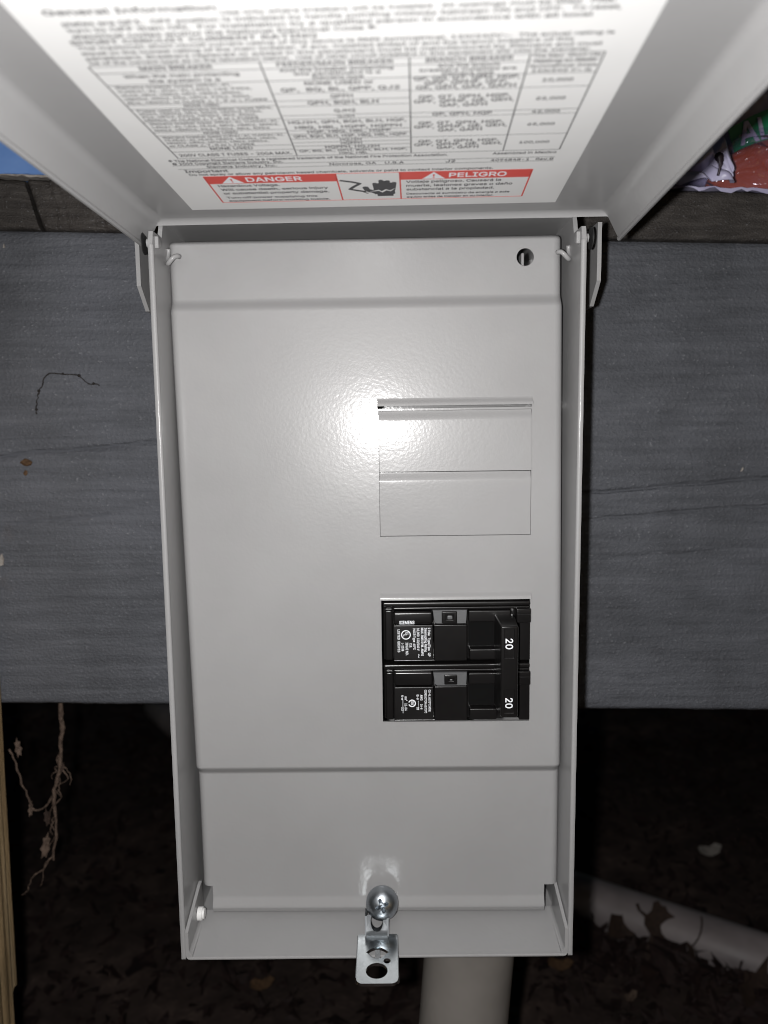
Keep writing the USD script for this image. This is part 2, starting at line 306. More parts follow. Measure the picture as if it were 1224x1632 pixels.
# bottom tray with slanting side tabs
def tray():
    n = 40
    prof = []
    base = [(.0225, .0052), (.0200, .0040), (.0150, .0030), (.004, .0012), (.0006, .0006), (-.0006, .0010)]
    p = rbox(-.0770, .0770, -.0006, .0235, .0001, .0014, .0005)
    # gently rising floor
    floor = prism_yz([(-.0002, .0012), (.0240, .0050), (.0240, .0004), (-.0002, .0002)], -.0764, .0764)
    m = p + floor
    for s in (-1, 1):
        t = prism_yz([(-.0004, .0040), (-.0004, .0122), (.0212, .0186), (.0240, .0186), (.0240, .0008), (.0035, .0008)], .0756, .0769)
        r = prism_yz([(-.0004, .0006), (-.0004, .0060), (.0235, .0085), (.0235, .0006)], .0742, .0769)
        r = r - cyl((.0742 - .0026, -.01, .0048), (.0742 - .0026, .03, .0078), .0040, n=48).translate([0.0004, 0, .0004])
        t = t + r
        m = m + (t if s > 0 else t.mirror([1, 0, 0]))
    # round the two lower front corners
    for s in (-1, 1):
        c = mbox(.0742, .080, -.002, .03, -.002, .0028) - cyl((.0742, -.003, .0030), (.0742, .031, .0030), .0029, n=48)
        m = m - (c if s > 0 else c.mirror([1, 0, 0]))
    return to_tm(m)
obj('bottom_tray', tray(), 'grey_paint', bx, smooth=35)
bolt = cyl((-.0754, .0150, .0096), (-.0734, .0150, .0096), .0027, n=24) + cyl((-.0754, .0150, .0096), (-.0726, .0150, .0096), .0021, n=24)
obj('bolt_head', to_tm(bolt), 'label_white', bx, smooth=40)

# ---- dead front: formed sheet with a raised middle, rounded sides, openings
DF = .0158
DW = .0757
ca, sa = math.cos(-.0035), math.sin(-.0035)
def df_turn(v):
    v = np.array(v, float); w = v.copy(); x, z = v[..., 0], v[..., 2] - .15
    w[..., 0] = x * ca + z * sa; w[..., 2] = .15 + z * ca - x * sa; w[..., 1] = v[..., 1] - .014 * x; return w
def df_profile(z):
    s = lambda a, b: (lambda t: t * t * (3 - 2 * t))(np.clip((z - a) / (b - a), 0, 1))
    y = DF + .0028 * s(.2575, .2628)                          # top band set back
    y = y + (DF + .0040 - y) * (1 - s(.0688, .0737))          # lower part set back further
    y = y - .0012 * np.exp(-((z - .0095) / .0022) ** 2) * (z < .0095) - .0012 * np.clip((.0135 - z) / .004, 0, 1) * (z > .0095)
    y = y + .0030 * np.clip((.0072 - z) / .0022, 0, 1) ** 2
    y = y - .0006 * np.exp(-((z - .165) / .06) ** 2) * .6
    return y
def dead_front():
    z = np.unique(np.r_[np.linspace(.0052, .2848, 150), np.linspace(.2570, .2635, 28), np.linspace(.0680, .0745, 28), np.linspace(.0052, .014, 16), np.linspace(.2830, .2848, 8)])
    r, ang = .0034, np.linspace(0, np.pi / 2, 9)
    xs = [(-DW, .012)] + [(-DW + r * (1 - np.sin(a)), r * (1 - np.cos(a))) for a in ang[::-1]] + [(x, 0) for x in np.linspace(-DW + r, DW - r, 60)[1:-1]] + [(DW - r * (1 - np.sin(a)), r * (1 - np.cos(a))) for a in ang] + [(DW, .012)]
    xs, off = np.array([q[0] for q in xs]), np.array([q[1] for q in xs])
    Xg, Zg = np.meshgrid(xs, z); step = np.clip((Zg - .0688) / .005, 0, 1); nar = 1 + .0002 / DW * (1 - step)
    warp = .00018 * (meshkit.fbm(np.stack([Xg * 18, Zg * 14, 0 * Xg], -1), 2, 12) - .5)
    top = .0022 * np.clip((Zg - .2830) / .0018, 0, 1) ** 2
    F_ = np.stack([Xg * nar + np.clip(.15 - Zg, -1, .09) * .009, df_profile(Zg) + off[None] + warp + top, Zg], -1)
    m = man(slab(F_, np.array([0, .0011, 0])))
    if m.is_empty(): print('dead front empty', m.status())
    m = m - mbox(.0033, .0629, 0, .05, .1694, .2188) - mbox(.0033, .0629, 0, .05, .0926, .1437) - mbox(.0030, .0629, 0, .05, .2196, .2207)
    m = m - cyl((.0605, 0, .2764), (.0605, .04, .2764), .0033, n=40)
    for s in (-1, 1): m = m - mbox(*sorted((s * .0707, s * .09)), 0, .05, 0, .0184)
    t = to_tm(m); t.vertices = df_turn(t.vertices); return t
dfp = obj('dead_front', dead_front(), 'grey_paint', bx, smooth=32)
def strip(x0, x1, prof, th=.0009, yaw=0):
    """bent strip of sheet: prof = [(z, y)] from the top down"""
    P = np.array([[[x, y + yaw * (x - (x0 + x1) / 2), z] for x in np.linspace(x0, x1, 24)] for z, y in prof])
    # ease the ends
    t = slab(P, np.array([0, th, 0])); t.vertices = df_turn(t.vertices); return t
def bend(z0, z1, y0, y1, n=8):
    t = np.linspace(0, 1, n); return [(z0 + (z1 - z0) * a, y0 + (y1 - y0) * (a * a * (3 - 2 * a))) for a in t]
L0, L1 = .0030, .0631
obj('louvre_lip', strip(L0, L1, bend(.2236, .2211, DF - .0002, DF - .0018) + [(.2206, -.0000 + DF - .0019)]), 'grey_paint', dfp, smooth=30)
obj('knockout_plate', strip(.00345, .06275, bend(.2187, .2150, DF + .0005, DF - .0007, 10) + [(z, DF - .0007) for z in np.linspace(.2140, .1951, 8)], yaw=-.014), 'grey_paint', dfp, smooth=30)
obj('knockout_plate', strip(.00345, .06275, bend(.1947, .1912, DF + .0006, DF - .0004, 10) + [(z, DF - .0004 + (.19 - z) * .02) for z in np.linspace(.19, .1696, 8)], yaw=-.003), 'grey_paint', dfp, smooth=30)
obj('louvre_lip', strip(L0, L1, bend(.1470, .1446, DF - .0002, DF - .0020) + [(.1439, DF - .0021)]), 'grey_paint', dfp, smooth=30)
# small bent wire tabs that catch the cover on the walls
for s in (-1, 1):
    x = s * .0768
    pts = spline([(x, .019, .2815 if s < 0 else .281), (x - s * .0002, .0165, .2758), (x - s * .0014, .0140, .2752), (x - s * .0032, .0132, .2768), (x - s * .0052, .0150, .2776)], 16)
    obj('wire_tab', tube(pts, .0009, 10), 'grey_paint', bx, smooth=True)
obj('lock_post', to_tm(rbox(.0600, .0612, .026, .032, .2735, .2800, .0004)), 'grey_paint', bx)

# ---- lid, held open over the box
LX = np.array([.99905998, -.04329583, -.00215107]); LT = np.array([-.04317179, -.99823, .04090315]); LD = np.array([-.0039182, -.04077183, -.9991608])
LO = np.array([.00420296, .005, .29039174])
def L(v):
    v = np.asarray(v, float); return LO + v[..., :1] * LX + v[..., 1:2] * LT + v[..., 2:3] * LD
def lid():
    w = W2 + .0036
    # cross section (x, d) from one flange edge to the other, rounded folds
    sec = []
    r = .0028; ang = np.linspace(0, np.pi / 2, 7)
    left = [(-w - .0052 - .0012, .0101), (-w - .0052, .0103), (-w - .0052 + .0003, .0098)]
    inner = [(-w - .0050, .0096)] + [(-w - .0006 + r * (1 - np.cos(a)) - .0010 * (1 - np.sin(a)), r * (1 - np.sin(a))) for a in ang]
    sec = inner + [(-x, d) for x, d in inner[::-1]]
    xs = []
    for i in range(len(sec)): xs.append(sec[i])
    mid = [(x, 0) for x in np.linspace(inner[-1][0], -inner[-1][0], 24)[1:-1]]
    sec = np.array(inner + mid + [(-x, d) for x, d in inner[::-1]])
    ts = [(.288, 0)] + [(t, 0) for t in np.linspace(.28, -.0015, 60)]
    rr = .0034; c = [(-.0015 - rr * np.sin(a), rr * (1 - np.cos(a))) for a in np.linspace(0, 1.1, 9)[1:]]
    ts = ts + c
    P = []
    for t, dd in ts:
        # near the hinge the face rolls down and the flanges keep their depth
        P.append([L(np.array([x, t, max(d, dd) if abs(x) < w - .004 else max(d, min(dd, .0103))])) for x, d in sec])
    P = np.array(P).reshape(len(ts), len(sec), 3)
    m = slab(P, -LD * .0012)
    # flange edges: a folded bead
    beads = []
    for s in (-1, 1):
        e = [L(np.array([s * (w + .0053), t, .0098])) for t in np.linspace(.288, -.0043, 30)]
        beads.append(tube(e, .0009, 8))
    return cat(m, *beads)
ld = obj('lid', lid(), 'grey_paint', bx, smooth=35)
def lidsheet(x0, x1, t0, t1, d, th=.00012, rnd=0):
    P = np.array([[L(np.array([x, t, d])) for x in (x0, x1)] for t in (t1, t0)]); return slab(P, -LD * th)
DL = .00022
obj('warning_label', lidsheet(-.0663, .0623, .0074, .1405, DL), 'label_white', ld)
# print on the label: thin raised ink, one mesh for each kind of text
ink, inkr, inkw = [], [], []
def text(lst, s, x, t, h, bold=False, width=None, align='l', d=None, wide=1.0):
    m = meshkit.text_mesh(s, h, .00002, bold)
    b = m.bounds; w = b[1, 0] - b[0, 0]; k = wide if width is None else width / w
    x0 = {'l': x, 'c': x - w * k / 2, 'r': x - w * k}[align]
    v = m.vertices.copy(); v = np.c_[(v[:, 0] - b[0, 0]) * k + x0, v[:, 1] + t, -v[:, 2] + (DL + .00004 if d is None else d)]
    lst.append(trimesh.Trimesh(L(v), m.faces, process=False)); return w * k
def rule(lst, x0, t0, x1, t1, w=.00022, d=None):
    a, b = np.array([x0, t0]), np.array([x1, t1]); u = b - a; n = np.array([-u[1], u[0]]) / np.linalg.norm(u) * w / 2
    dd = DL + .00003 if d is None else d
    q = [a - n, b - n, b + n, a + n]; v = np.array([[*p_, dd] for p_ in q] + [[*p_, dd - .00004] for p_ in q])
    lst.append(trimesh.Trimesh(L(v), [[0, 2, 1], [0, 3, 2], [4, 5, 6], [4, 6, 7], [0, 1, 5], [0, 5, 4], [1, 2, 6], [1, 6, 5], [2, 3, 7], [2, 7, 6], [3, 0, 4], [3, 4, 7]], process=False))
def shape(lst, g, d=None, flip=False):
    for q in getattr(g, 'geoms', [g]):
        m = trimesh.creation.extrude_polygon(q, .00002, engine='earcut'); v = m.vertices
        lst.append(trimesh.Trimesh(L(np.c_[v[:, 0], v[:, 1], -v[:, 2] + (DL + .00004 if d is None else d)]), m.faces, process=False))
# heading paragraphs
text(ink, 'General Information', -.0600, .1272, .0017, True, .0345)
text(ink, 'Use only where breakers will be installed.  All openings must be filled.  Filler', -.0250, .1256, .0014, True, width=.0775)
text(ink, 'plates are QF3.  OFF position is indicated by handle pointing midway between ON and OFF.  To reset,', -.0580, .1233, .0014, True, width=.112)
text(ink, 'turn to OFF then ON.  For installation by a qualified person in accordance with all local', -.0580, .1210, .0014, True, width=.107)
text(ink, 'electrical codes and/or the National Electrical Code ®.', -.0580, .1187, .0014, True, width=.0640)
text(ink, 'SHORT CIRCUIT CURRENT RATING', -.0595, .1163, .0016, True, .0525)
for t, w, ln in ((.1143, .114, 'The maximum short circuit current rating of this device is RMS symmetrical, 120/240V~.  The actual rating is'),
                 (.1122, .106, 'equal to the lowest rating of the main breaker, if any, installed ahead of and the branch breakers of this'),
                 (.1101, .1125, 'panelboard. Breakers replaced or added in this panelboard must be manufactured by Siemens and must'),
                 (.1081, .1105, 'be of the correct type as in the tabulation below.  Use of other circuit breakers in this equipment will void the warranty.')):
    text(ink, ln, -.0590, t, .00125, True, w)
# table frame and columns
T0, T1 = .0540, .1072
CX = (-.0600, -.0212, .0122, .0388, .0550)
for x in CX: rule(ink, x + (.0035 if x == CX[0] else 0), T0, x, T1, .00032)
CX0 = lambda t: CX[0] + .0035 * (T1 - t) / (T1 - T0)
for t in (T0, T1, .1040, .0984): rule(ink, CX0(t), t, CX[4], t, .0002)
for t in (.0883, .0860, .0786, .0722, .0698, .0620, .0588): rule(ink, CX0(t), t, CX[1], t, .00016)
for t in (.0921, .0883, .0852, .0801, .0779, .0711, .0687, .0656, .0632, .0608, .0582): rule(ink, CX[1], t, CX[2], t, .00016)
for t in (.0918, .0799, .0774, .0650): rule(ink, CX[2], t, CX[4], t, .00016)
def cell(x0, x1, t0, t1, lines, h=None, align='c', bold=False):
    n = len(lines); step = (t1 - t0) / (n + .15); h = h or step * .62
    for i, s in enumerate(lines):
        t = t1 - step * (i + 1) + step * .18
        w = min(len(s) * h * .80, (x1 - x0) * .93)
        if align == 'c': text(ink, s, (x0 + x1) / 2, t, h, True, w, 'c')
        else: text(ink, s, x0 + .0012, t, h, True, w, 'l')
cell(CX0(.105), CX[1], .1040, T1, ['MAIN BREAKER']); cell(CX[1], CX[2], .1040, T1, ['FEEDER/MAIN BREAKER']); cell(CX[2], CX[3], .1040, T1, ['BRANCH BREAKER'])
cell(CX[3], CX[4], .0984, T1, ['The Max. Short Ckt', 'Rating in RMS', 'Symmetrical Amps', '120/240 V~ is'], .0013)
cell(CX0(.10), CX[1], .0986, .1036, ['When the main protecting', 'the system is a'], .0014)
cell(CX[1], CX[2], .0984, .1040, ['And the breaker protecting', 'this panelboard is a', 'Siemens type'], .00125)
cell(CX[2], CX[3], .0984, .1040, ['And the branch', 'breakers installed are', 'Siemens type'], .00125)
cell(CX0(.093), CX[1], .0883, .0984, ['Siemens breaker types JXD2(-A),', 'HJXD6(-A), JD6(-A), LXD6, LD6, FXD6,', 'HLD6, MD6, HMD6, ND6, HND6, MXD6,', 'HMXD6, NXD6, PD6, HPD6, PXD6, RXD6,', 'RD6, HRXD6, or CLASS J, T, R or L FUSES'], .00112, 'l')
cell(CX0(.087), CX[1], .0860, .0883, ['NONE USED'])
cell(CX0(.082), CX[1], .0786, .0860, ['Fuses used or Siemens breaker types MD6,', 'MXD6, HMXD6, ND6, NXD6, HNXD6, PXD6,', 'PD6, HPD6, PXD6, HPXD6, RD6, RXD6,', 'HRXD6, or CLASS J, T, R or L FUSES'], .0011, 'l')
cell(CX0(.075), CX[1], .0722, .0786, ['Siemens breaker types JXD6(-A), HJXD6(-A),', 'LXD6(-A), LD6, HLD6, MD6, HMD6, MXD6,', 'NXD6, HNXD6, PD6, PXD6, RD6, RXD6'], .00118, 'l')
cell(CX0(.071), CX[1], .0698, .0722, ['NONE USED'])
cell(CX0(.066), CX[1], .0620, .0698, ['Siemens breaker types HJD6(-A), HJXD6(-A),', 'HLXD6(-A), HLD6, HMD6, HMXD6, HND6,', 'HNXD6, HPD6, HPXD6, HRD6, HRXD6,', 'or CLASS J, T, R or L FUSES'], .00112, 'l')
cell(CX0(.06), CX[1], .0588, .0620, ['NONE USED'], .0017); cell(CX0(.056), CX[1], T0, .0588, ['200V CLASS T FUSES - 200A MAX.'], .0019)
for t0, t1, ln in ((.0921, .0984, ['NONE USED or', 'QP,  BQ, BL, QPP, QJ2']), (.0883, .0921, ['QPPH']), (.0852, .0883, ['QPH, BQH, BLH']), (.0801, .0852, ['QJH2']), (.0779, .0801, ['QJ2H']),
                  (.0711, .0779, ['HQJ2H, QPH, BQH, BLH, HQP,', 'HBQ, HBL, HQPP, HQPPH']), (.0687, .0711, ['HQP, HBQ, HBL, HQPP']), (.0656, .0687, ['QPH, BQH, BLH, HQP, HBQ, HBL, HQPP']),
                  (.0632, .0656, ['HQJ2H']), (.0608, .0632, ['HQPPH']), (.0582, .0608, ['HQPPH, HQJ2H']), (T0, .0582, ['QP, BQ, BL, QPH, BQH, BLH, HQP,', 'HBQ, HBL'])):
    cell(CX[1], CX[2], t0, t1, ln, min(.0017, (t1 - t0) * .62 / len(ln)))
for t0, t1, ln, r in ((.0918, .0984, ['QP, QG, QT, QPH, HQP,', 'QPF, QPHF, QFP,', 'QE, QEH, QAF, QAFH'], '10,000'), (.0799, .0918, ['QP, QT, QPH, HQP,', 'QPF, QPHF, QE, QEH,', 'QAF, QAFH'], '22,000'),
                     (.0774, .0799, ['QP, QPH, HQP'], '42,000'), (.0650, .0774, ['QP, QT, QPH, HQP,', 'QPF, QPHF, QE, QEH,', 'QAF, QAFH'], '65,000'), (T0, .0650, ['QP, QT, QPH, HQP,', 'QPF, QPHF, QE, QEH,', 'QAF, QAFH'], '100,000')):
    m = (t0 + t1) / 2; k = min((t1 - t0) / 2, .0036)
    cell(CX[2], CX[3], m - k, m + k, ln, .00165 if len(ln) > 1 else .0016); cell(CX[3], CX[4], m - .0013, m + .0012, [r], .0015)
text(ink, '® The National Electrical Code is a registered trademark of the National Fire Protection Association.', -.0600, .0514, .0016, True, width=.0830)
text(ink, 'Assembled in Mexico', .0545, .0514, .0016, True, width=.0185, align='r')
text(ink, '© 2009 Copyright Siemens Industry, Inc.', -.0596, .0492, .0016, True, width=.0335)
rule(ink, -.0600, .0486, .0548, .0486, .00018); rule(ink, -.0592, .0456, .0548, .0456, .00018)
text(ink, 'Siemens Industry, Inc.', -.0500, .0463, .0016, True, width=.0215); text(ink, 'Norcross, GA    U.S.A', -.0125, .0463, .0016, True, width=.0225)
text(ink, 'J2', .0225, .0463, .0019, True); text(ink, '4094848-1   Rev.B', .0545, .0463, .0016, True, width=.0185, align='r')
text(ink, 'Important', -.0578, .0428, .0021, True, .0135)
text(ink, 'Do not spray or allow any petroleum based chemicals, solvents or paint to contact interior components.', -.0572, .0402, .0016, True, width=.0945)
# danger block
D0, D1, DH = .0146, .0391, .0326
for x0, x1 in ((-.0533, -.0116), (.0085, .0496)):
    shape(inkr, sbox(x0, DH, x1, D1), DL + .00003)
for x in (-.0533, -.0116, .0085, .0496): rule(inkr, x, D0, x, D1, .0005)
rule(inkr, -.0533, D0, .0496, D0, .00032); rule(inkr, -.0533, D1, .0496, D1, .00032)
def tri(cx, ct, s):
    g = Polygon([(cx - s, ct - .62 * s), (cx + s, ct - .62 * s), (cx, ct + .95 * s)])
    g = g.difference(Polygon([(cx - .10 * s, ct + .42 * s), (cx + .10 * s, ct + .42 * s), (cx + .05 * s, ct - .18 * s), (cx - .05 * s, ct - .18 * s)])).difference(Point(cx, ct - .36 * s).buffer(.1 * s))
    shape(inkw, g, DL + .00007)
tri(-.0452, .0353, .0036); text(inkw, 'DANGER', -.0405, .0341, .0035, True, .0178, d=DL + .00007)
nw = len(inkw)
tri(.0192, .0353, .0036); text(inkw, 'PELIGRO', .0240, .0341, .0035, True, .0180, d=DL + .00007)
for x, ls in ((-.0508, (('Hazardous Voltage.', 1, .0200), ('Will cause death, serious injury', 1, .0355), ('or substantial property damage.', 1, .0355), ('Turn off power supplying this', 0, .0310), ('equipment before working inside.', 0, .0350))),
              (.0104, (('Voltaje peligroso. Causará la', 1, .0305), ('muerte, lesiones graves o daño', 1, .0345), ('substancial a la propiedad.', 1, .0290), ('Desconecte el suministro de energía a este', 0, .0345), ('equipo antes de trabajar en su interior.', 0, .0295)))):
    for (s, b, w), t in zip(ls, (.0297, .0262, .0227, .0186, .0155)): text(ink, s, x, t, .0020 if b else .0017, True, w)
# hand with a jagged wire
hand = shapely.union_all([sbox(-.0003, .0198, .0066, .0262)] + [LineString([(x, .024), (x + dx, t)]).buffer(.00078) for x, dx, t in ((.0004, -.0002, .0296), (.0023, 0, .0322), (.0042, .0002, .0316), (.0060, .0005, .0300))] +
                        [LineString([(.0000, .0215), (-.0026, .0242), (-.0030, .0262)]).buffer(.0010), sbox(.0006, .0178, .0060, .0200)]).buffer(.0004).buffer(-.0004)
bolt_ = Polygon([(-.0022, .0222), (.0012, .0240), (.0022, .0226), (.0036, .0244), (.0050, .0232), (.0070, .0256), (.0052, .0222), (.0038, .0232), (.0024, .0212), (.0012, .0228)])
shape(ink, hand.difference(bolt_))
shape(ink, LineString([(-.0104, .0330), (-.0070, .0316), (-.0046, .0300), (-.0068, .0272), (-.0082, .0250), (-.0058, .0236), (-.0036, .0226)]).buffer(.0006))
for a, b in (((-.0036, .0230), (-.0018, .0238)), ((-.0036, .0224), (-.0016, .0218)), ((-.0038, .0220), (-.0026, .0206))): shape(ink, LineString([a, b]).buffer(.00022))
obj('black_print', cat(*ink), 'ink', ld); obj('red_print', cat(*inkr), 'red_ink', ld); obj('white_print', cat(*inkw[:nw]), 'ink_white', ld); obj('white_print', cat(*inkw[nw:]), 'ink_white', ld)

# ---- screw and hasp
SY, SZ = .0138, .0146
sc = trimesh.creation.revolve(np.array([(0, .0042), (.0018, .0041), (.0036, .0036), (.0051, .0027), (.0061, .0013), (.0064, .0003), (.0064, -.0008), (0, -.0008)]), sections=48)
sm = man(sc) if sc.volume > 0 else man(sc.copy())
for a in (20, 110):
    c, s_ = math.cos(math.radians(a)), math.sin(math.radians(a))
    cut = m3.Manifold.batch_hull([m3.Manifold.sphere(.0008, 8).translate([c * .0024 * k, s_ * .0024 * k, .0046]) for k in (-1, 1)] + [m3.Manifold.sphere(.0006, 8).translate([c * .0010 * k, s_ * .0010 * k, .0012]) for k in (-1, 1)])
    sm = sm - cut
sm = sm.scale([1.06, 1.06, 1.06]).rotate([70, 0, 0]).translate([.0022, SY, SZ - .0004])     # the head looks out and a little up
obj('latch_screw', to_tm(sm), 'zinc_dull', bx, smooth=40)
HZ = .0046
def hasp():
    pl = affinity.translate(sbox(-.0080, -.0196, .0080, .0078), 0, 0)
    pl = sbox(-.0080, -.0196, .0080, .0078).buffer(-.0026).buffer(.0026).union(sbox(-.0080, -.0080, .0080, .0078))
    pl = pl.difference(Point(-.0002, -.0130).buffer(.0042)).difference(Point(.0038, -.0077).buffer(.0014))
    lens = Point(0, .0040).buffer(.0092).intersection(Point(0, -.0095).buffer(.0070)).buffer(.0002)
    slot = Polygon([(x, -.0030 + .0030 * (1 - (x / .0046) ** 2)) for x in np.linspace(-.0046, .0046, 15)] + [(x, -.0032 - .0032 * max(0, 1 - (x / .0040) ** 2)) for x in np.linspace(.0040, -.0040, 13)])
    pl = pl.difference(slot)
    m = man(trimesh.creation.extrude_polygon(pl, .0012, engine='earcut')).translate([0, 0, HZ - .0012])
    tongue = prism_yz([(-.0060, HZ - .0036), (-.0006, HZ - .0010), (-.0008, HZ - .0005), (-.0064, HZ - .0030)], -.0010, .0010)
    # side lips turned down
    for s in (-1, 1):
        m = m + rbox(*sorted((s * .0072, s * .0084)), -.0165, .0076, HZ - .0030, HZ - .0001, .0004)
    # neck that rises from the plate to the screw
    neck = prism_yz([(.0064, HZ - .0010), (.0066, HZ + .0006), (.0070, HZ + .0022), (.0112, HZ + .0062), (.0122, HZ + .0056), (.0084, HZ + .0010), (.0080, HZ - .0012)], -.0044, .0044) - cyl((0, .004, HZ + .0042), (0, .02, HZ + .0052), .0026, n=24)
    cheek = [prism_yz([(.0062, HZ - .0004), (.0100, HZ + .0066), (.0150, HZ + .0066), (.0120, HZ - .0004)], a, a + .0008) for a in (-.0049, .0041)]
    return to_tm(m + tongue), to_tm(neck + cheek[0] + cheek[1])
hs, nk = hasp(); hs.vertices = hs.vertices + np.array([.0003, 0, 0])
obj('latch_neck', nk, 'zinc_dark', bx, smooth=35)
obj('latch_hasp', hs, 'zinc', bx, smooth=35, label='shiny zinc padlock hasp')
obj('latch_stud', to_tm(cyl((.0010, .0140, HZ + .0052), (.0010, .0205, HZ + .0060), .0028, n=24)), 'dark_inside', bx, smooth=40)

# ------------------------------------------------------------------ two pole circuit breaker
cb = thing('circuit_breaker', 'black two pole circuit breaker with a tied double handle reading 20', 'circuit breaker')
def px(cx): return .0037 + (cx - 120) / 958 * .0595
def pz_(cy): return .1434 - (cy - 145) / 790 * .0506
FY = .0146
def bk(x0, y0, x1, y1, h, r=.0004, depth=.006):
    """raised block on the breaker's face, h above the base plane"""
    return rbox(px(x0), px(x1), FY - h, FY + depth, pz_(y1), pz_(y0), r)
def turn(m):
    m = to_tm(m); m.vertices = df_turn(m.vertices); return m
for k, (a, b) in enumerate(((150, 540), (552, 932))):
    base = bk(124, a, 1074, b, -.0035, .0005, .03)
    o = a - 150 if k == 0 else 400
    base = base + bk(124, a + 2, 1074, a + 34, .0000, .0006) + bk(190, a + 38, 1074, a + 56, -.0008, .0004)      # ridges at the top
    base = base + bk(136, a + 60, 186, b - 6, -.0012, .0006) - bk(118, a + 55, 150, a + 150, .004, .0003, -.0005) - bk(118, a + 230, 146, b - 70, .004, .0003, -.0005)
    base = base + bk(452, a + 150 if k == 0 else a + 148, 668, b - 4, -.0004, .0005)
    base = base + bk(674, a + 58, 948, a + 134, .0006, .0006) + bk(680, a + 305 if k == 0 else a + 292, 860, b - 14, .0006, .0006) + bk(190, b - 12, 668, b - 1, -.0008, .0003)
    base = base + bk(1004, a + 50, 1074, b - 4, -.0002, .0005)
    base = base - rbox(px(684), px(880), FY - .001, FY + .012, pz_(a + 300 if k == 0 else a + 288), pz_(a + 138), .0006)
    obj('pole_body', turn(base), 'black_plastic', cb, smooth=30)
    obj('handle_slot', turn(bk(682, a + 138, 880, (a + 302) if k == 0 else (a + 290), -.0030, .0003, .0075)), 'slot_black', cb, smooth=30)
    obj('name_block', turn(bk(190, a + (62 if k == 0 else 50), 444, a + 142, .0010 if k == 0 else .0002, .0009)), 'black_plastic', cb, smooth=30)
    obj('label_panel', turn(bk(190, a + 148, 446, b - 14, .0004, .0004)), 'black_matte', cb, smooth=30)
    xw = 446
    obj('trip_window', turn(prism_xz([(px(446), pz_(a + 56)), (px(664), pz_(a + 56)), (px(658), pz_(a + 140)), (px(470), pz_(a + 140)), (px(456), pz_(a + 128))], FY - .0002, FY + .004)), 'window_grey', cb, smooth=30)
    yy = a + (60 if k == 0 else 68); x0 = 502 if k == 0 else 516
    ringm = bk(x0, yy, x0 + 98 - 14 * k, yy + (82 if k == 0 else 64), .0012, .0004) - bk(x0 + 24, yy + 18, x0 + 78 - 14 * k, yy + (62 if k == 0 else 46), .003, .0003, -.0008)
    obj('window_frame', turn(ringm), 'black_plastic', cb, smooth=30)
    obj('trip_button', turn(bk(x0 + 34, yy + 26, x0 + 70 - 14 * k, yy + (54 if k == 0 else 40), .0009, .0004)), 'window_grey', cb, smooth=30)
    obj('side_lug', turn(bk(980, a + 46, 1074, a + 140, .0014, .0006) - bk(975, a + 80, 1080, a + 86, .004, .0002, -.0012)), 'window_grey' if False else 'black_plastic', cb, smooth=30)
# tied handle: sweeps out of both slots, one bar across
PH = .0150
def hx(cx, p_): s_ = 1 - p_ / .2935; return EYE[0] + (px(cx) - EYE[0]) * s_
def hz(cy, p_): s_ = 1 - p_ / .2935; return EYE[2] + (pz_(cy) - EYE[2]) * s_
x0, x1, z0, z1 = hx(884, PH), hx(998, PH), hz(908, PH), hz(312, PH)
hm = m3.Manifold.batch_hull([rbox(x0, x1, FY - PH, FY - PH + .006, z0, z1, .0007), rbox(px(842), x1 + .0006, FY - .004, FY + .001, z0 - .0010, z1 + .0006, .0006)])
for a, b in ((330, 545), (720, 905)):
    hm = hm - rbox(hx(905, PH), hx(974, PH), FY - PH - .001, FY - PH + .0005, hz(b - 20, PH), hz(a, PH), .0003)
handle = obj('tied_handle', turn(hm), 'black_plastic', cb, smooth=30)
wt = []
def btext(s, cx, cy, h, width=None, bold=False, yoff=0.0, horiz=False, P=None):
    """white print; it reads downwards (turned a quarter), or across when horiz"""
    m = meshkit.text_mesh(s, h, .00003, bold); b = m.bounds; v = m.vertices.copy(); k = 1 if width is None else width / (b[1, 0] - b[0, 0])
    u = (v[:, 0] - b[0, 0]) * k; t = v[:, 1]
    X0, Z0 = (px(cx), pz_(cy)) if P is None else (hx(cx, P), hz(cy, P))
    y = FY - yoff - v[:, 2]
    vv = np.c_[X0 + u, y, Z0 + t] if horiz else np.c_[X0 + t, y, Z0 - u]
    m = trimesh.Trimesh(vv, m.faces, process=False); m.vertices = df_turn(m.vertices); return m
S = .0595 / 958
lab = .00045
w1 = [btext('SIEMENS', 228, 288, 21 * S, 98 * S, True, .00112, True)]
for s, cx, cy, w in (('2 Pole   Type/Tipo   QP', 413, 316, 190), ('Interrupting Rating', 391, 316, 160), ('MAX. RMS SYM. AMPS', 368, 316, 186), ('10,000  120/240 V', 342, 318, 148), ('HACR Type  40°C', 317, 320, 140),
                     ('C.B.', 294, 414, 30), ('ISSUE NO.', 269, 410, 84), ('L-2338', 242, 412, 54), ('LISTED  E8391S', 217, 326, 150)):
    w1.append(btext(s, cx, cy, 15 * S, w * S, True, lab))
w1.append(btext('~', 342, 484, 26 * S, 26 * S, False, lab))
def arcshape(g, cx, cy, yoff=lab):
    out = []
    for q in getattr(g, 'geoms', [g]):
        m = trimesh.creation.extrude_polygon(q, .00003, engine='earcut'); v = m.vertices
        m = trimesh.Trimesh(np.c_[px(cx) + v[:, 1], FY - yoff - v[:, 2], pz_(cy) - v[:, 0]], m.faces, process=False); m.vertices = df_turn(m.vertices); out.append(m)
    return cat(*out)
w1.append(arcshape(Point(0, 0).buffer(31 * S).difference(Point(0, 0).buffer(25 * S)), 271, 360))
w1.append(btext('U', 268, 343, 20 * S, 13 * S, True, lab)); w1.append(btext('L', 256, 358, 20 * S, 12 * S, True, lab))
w2 = []
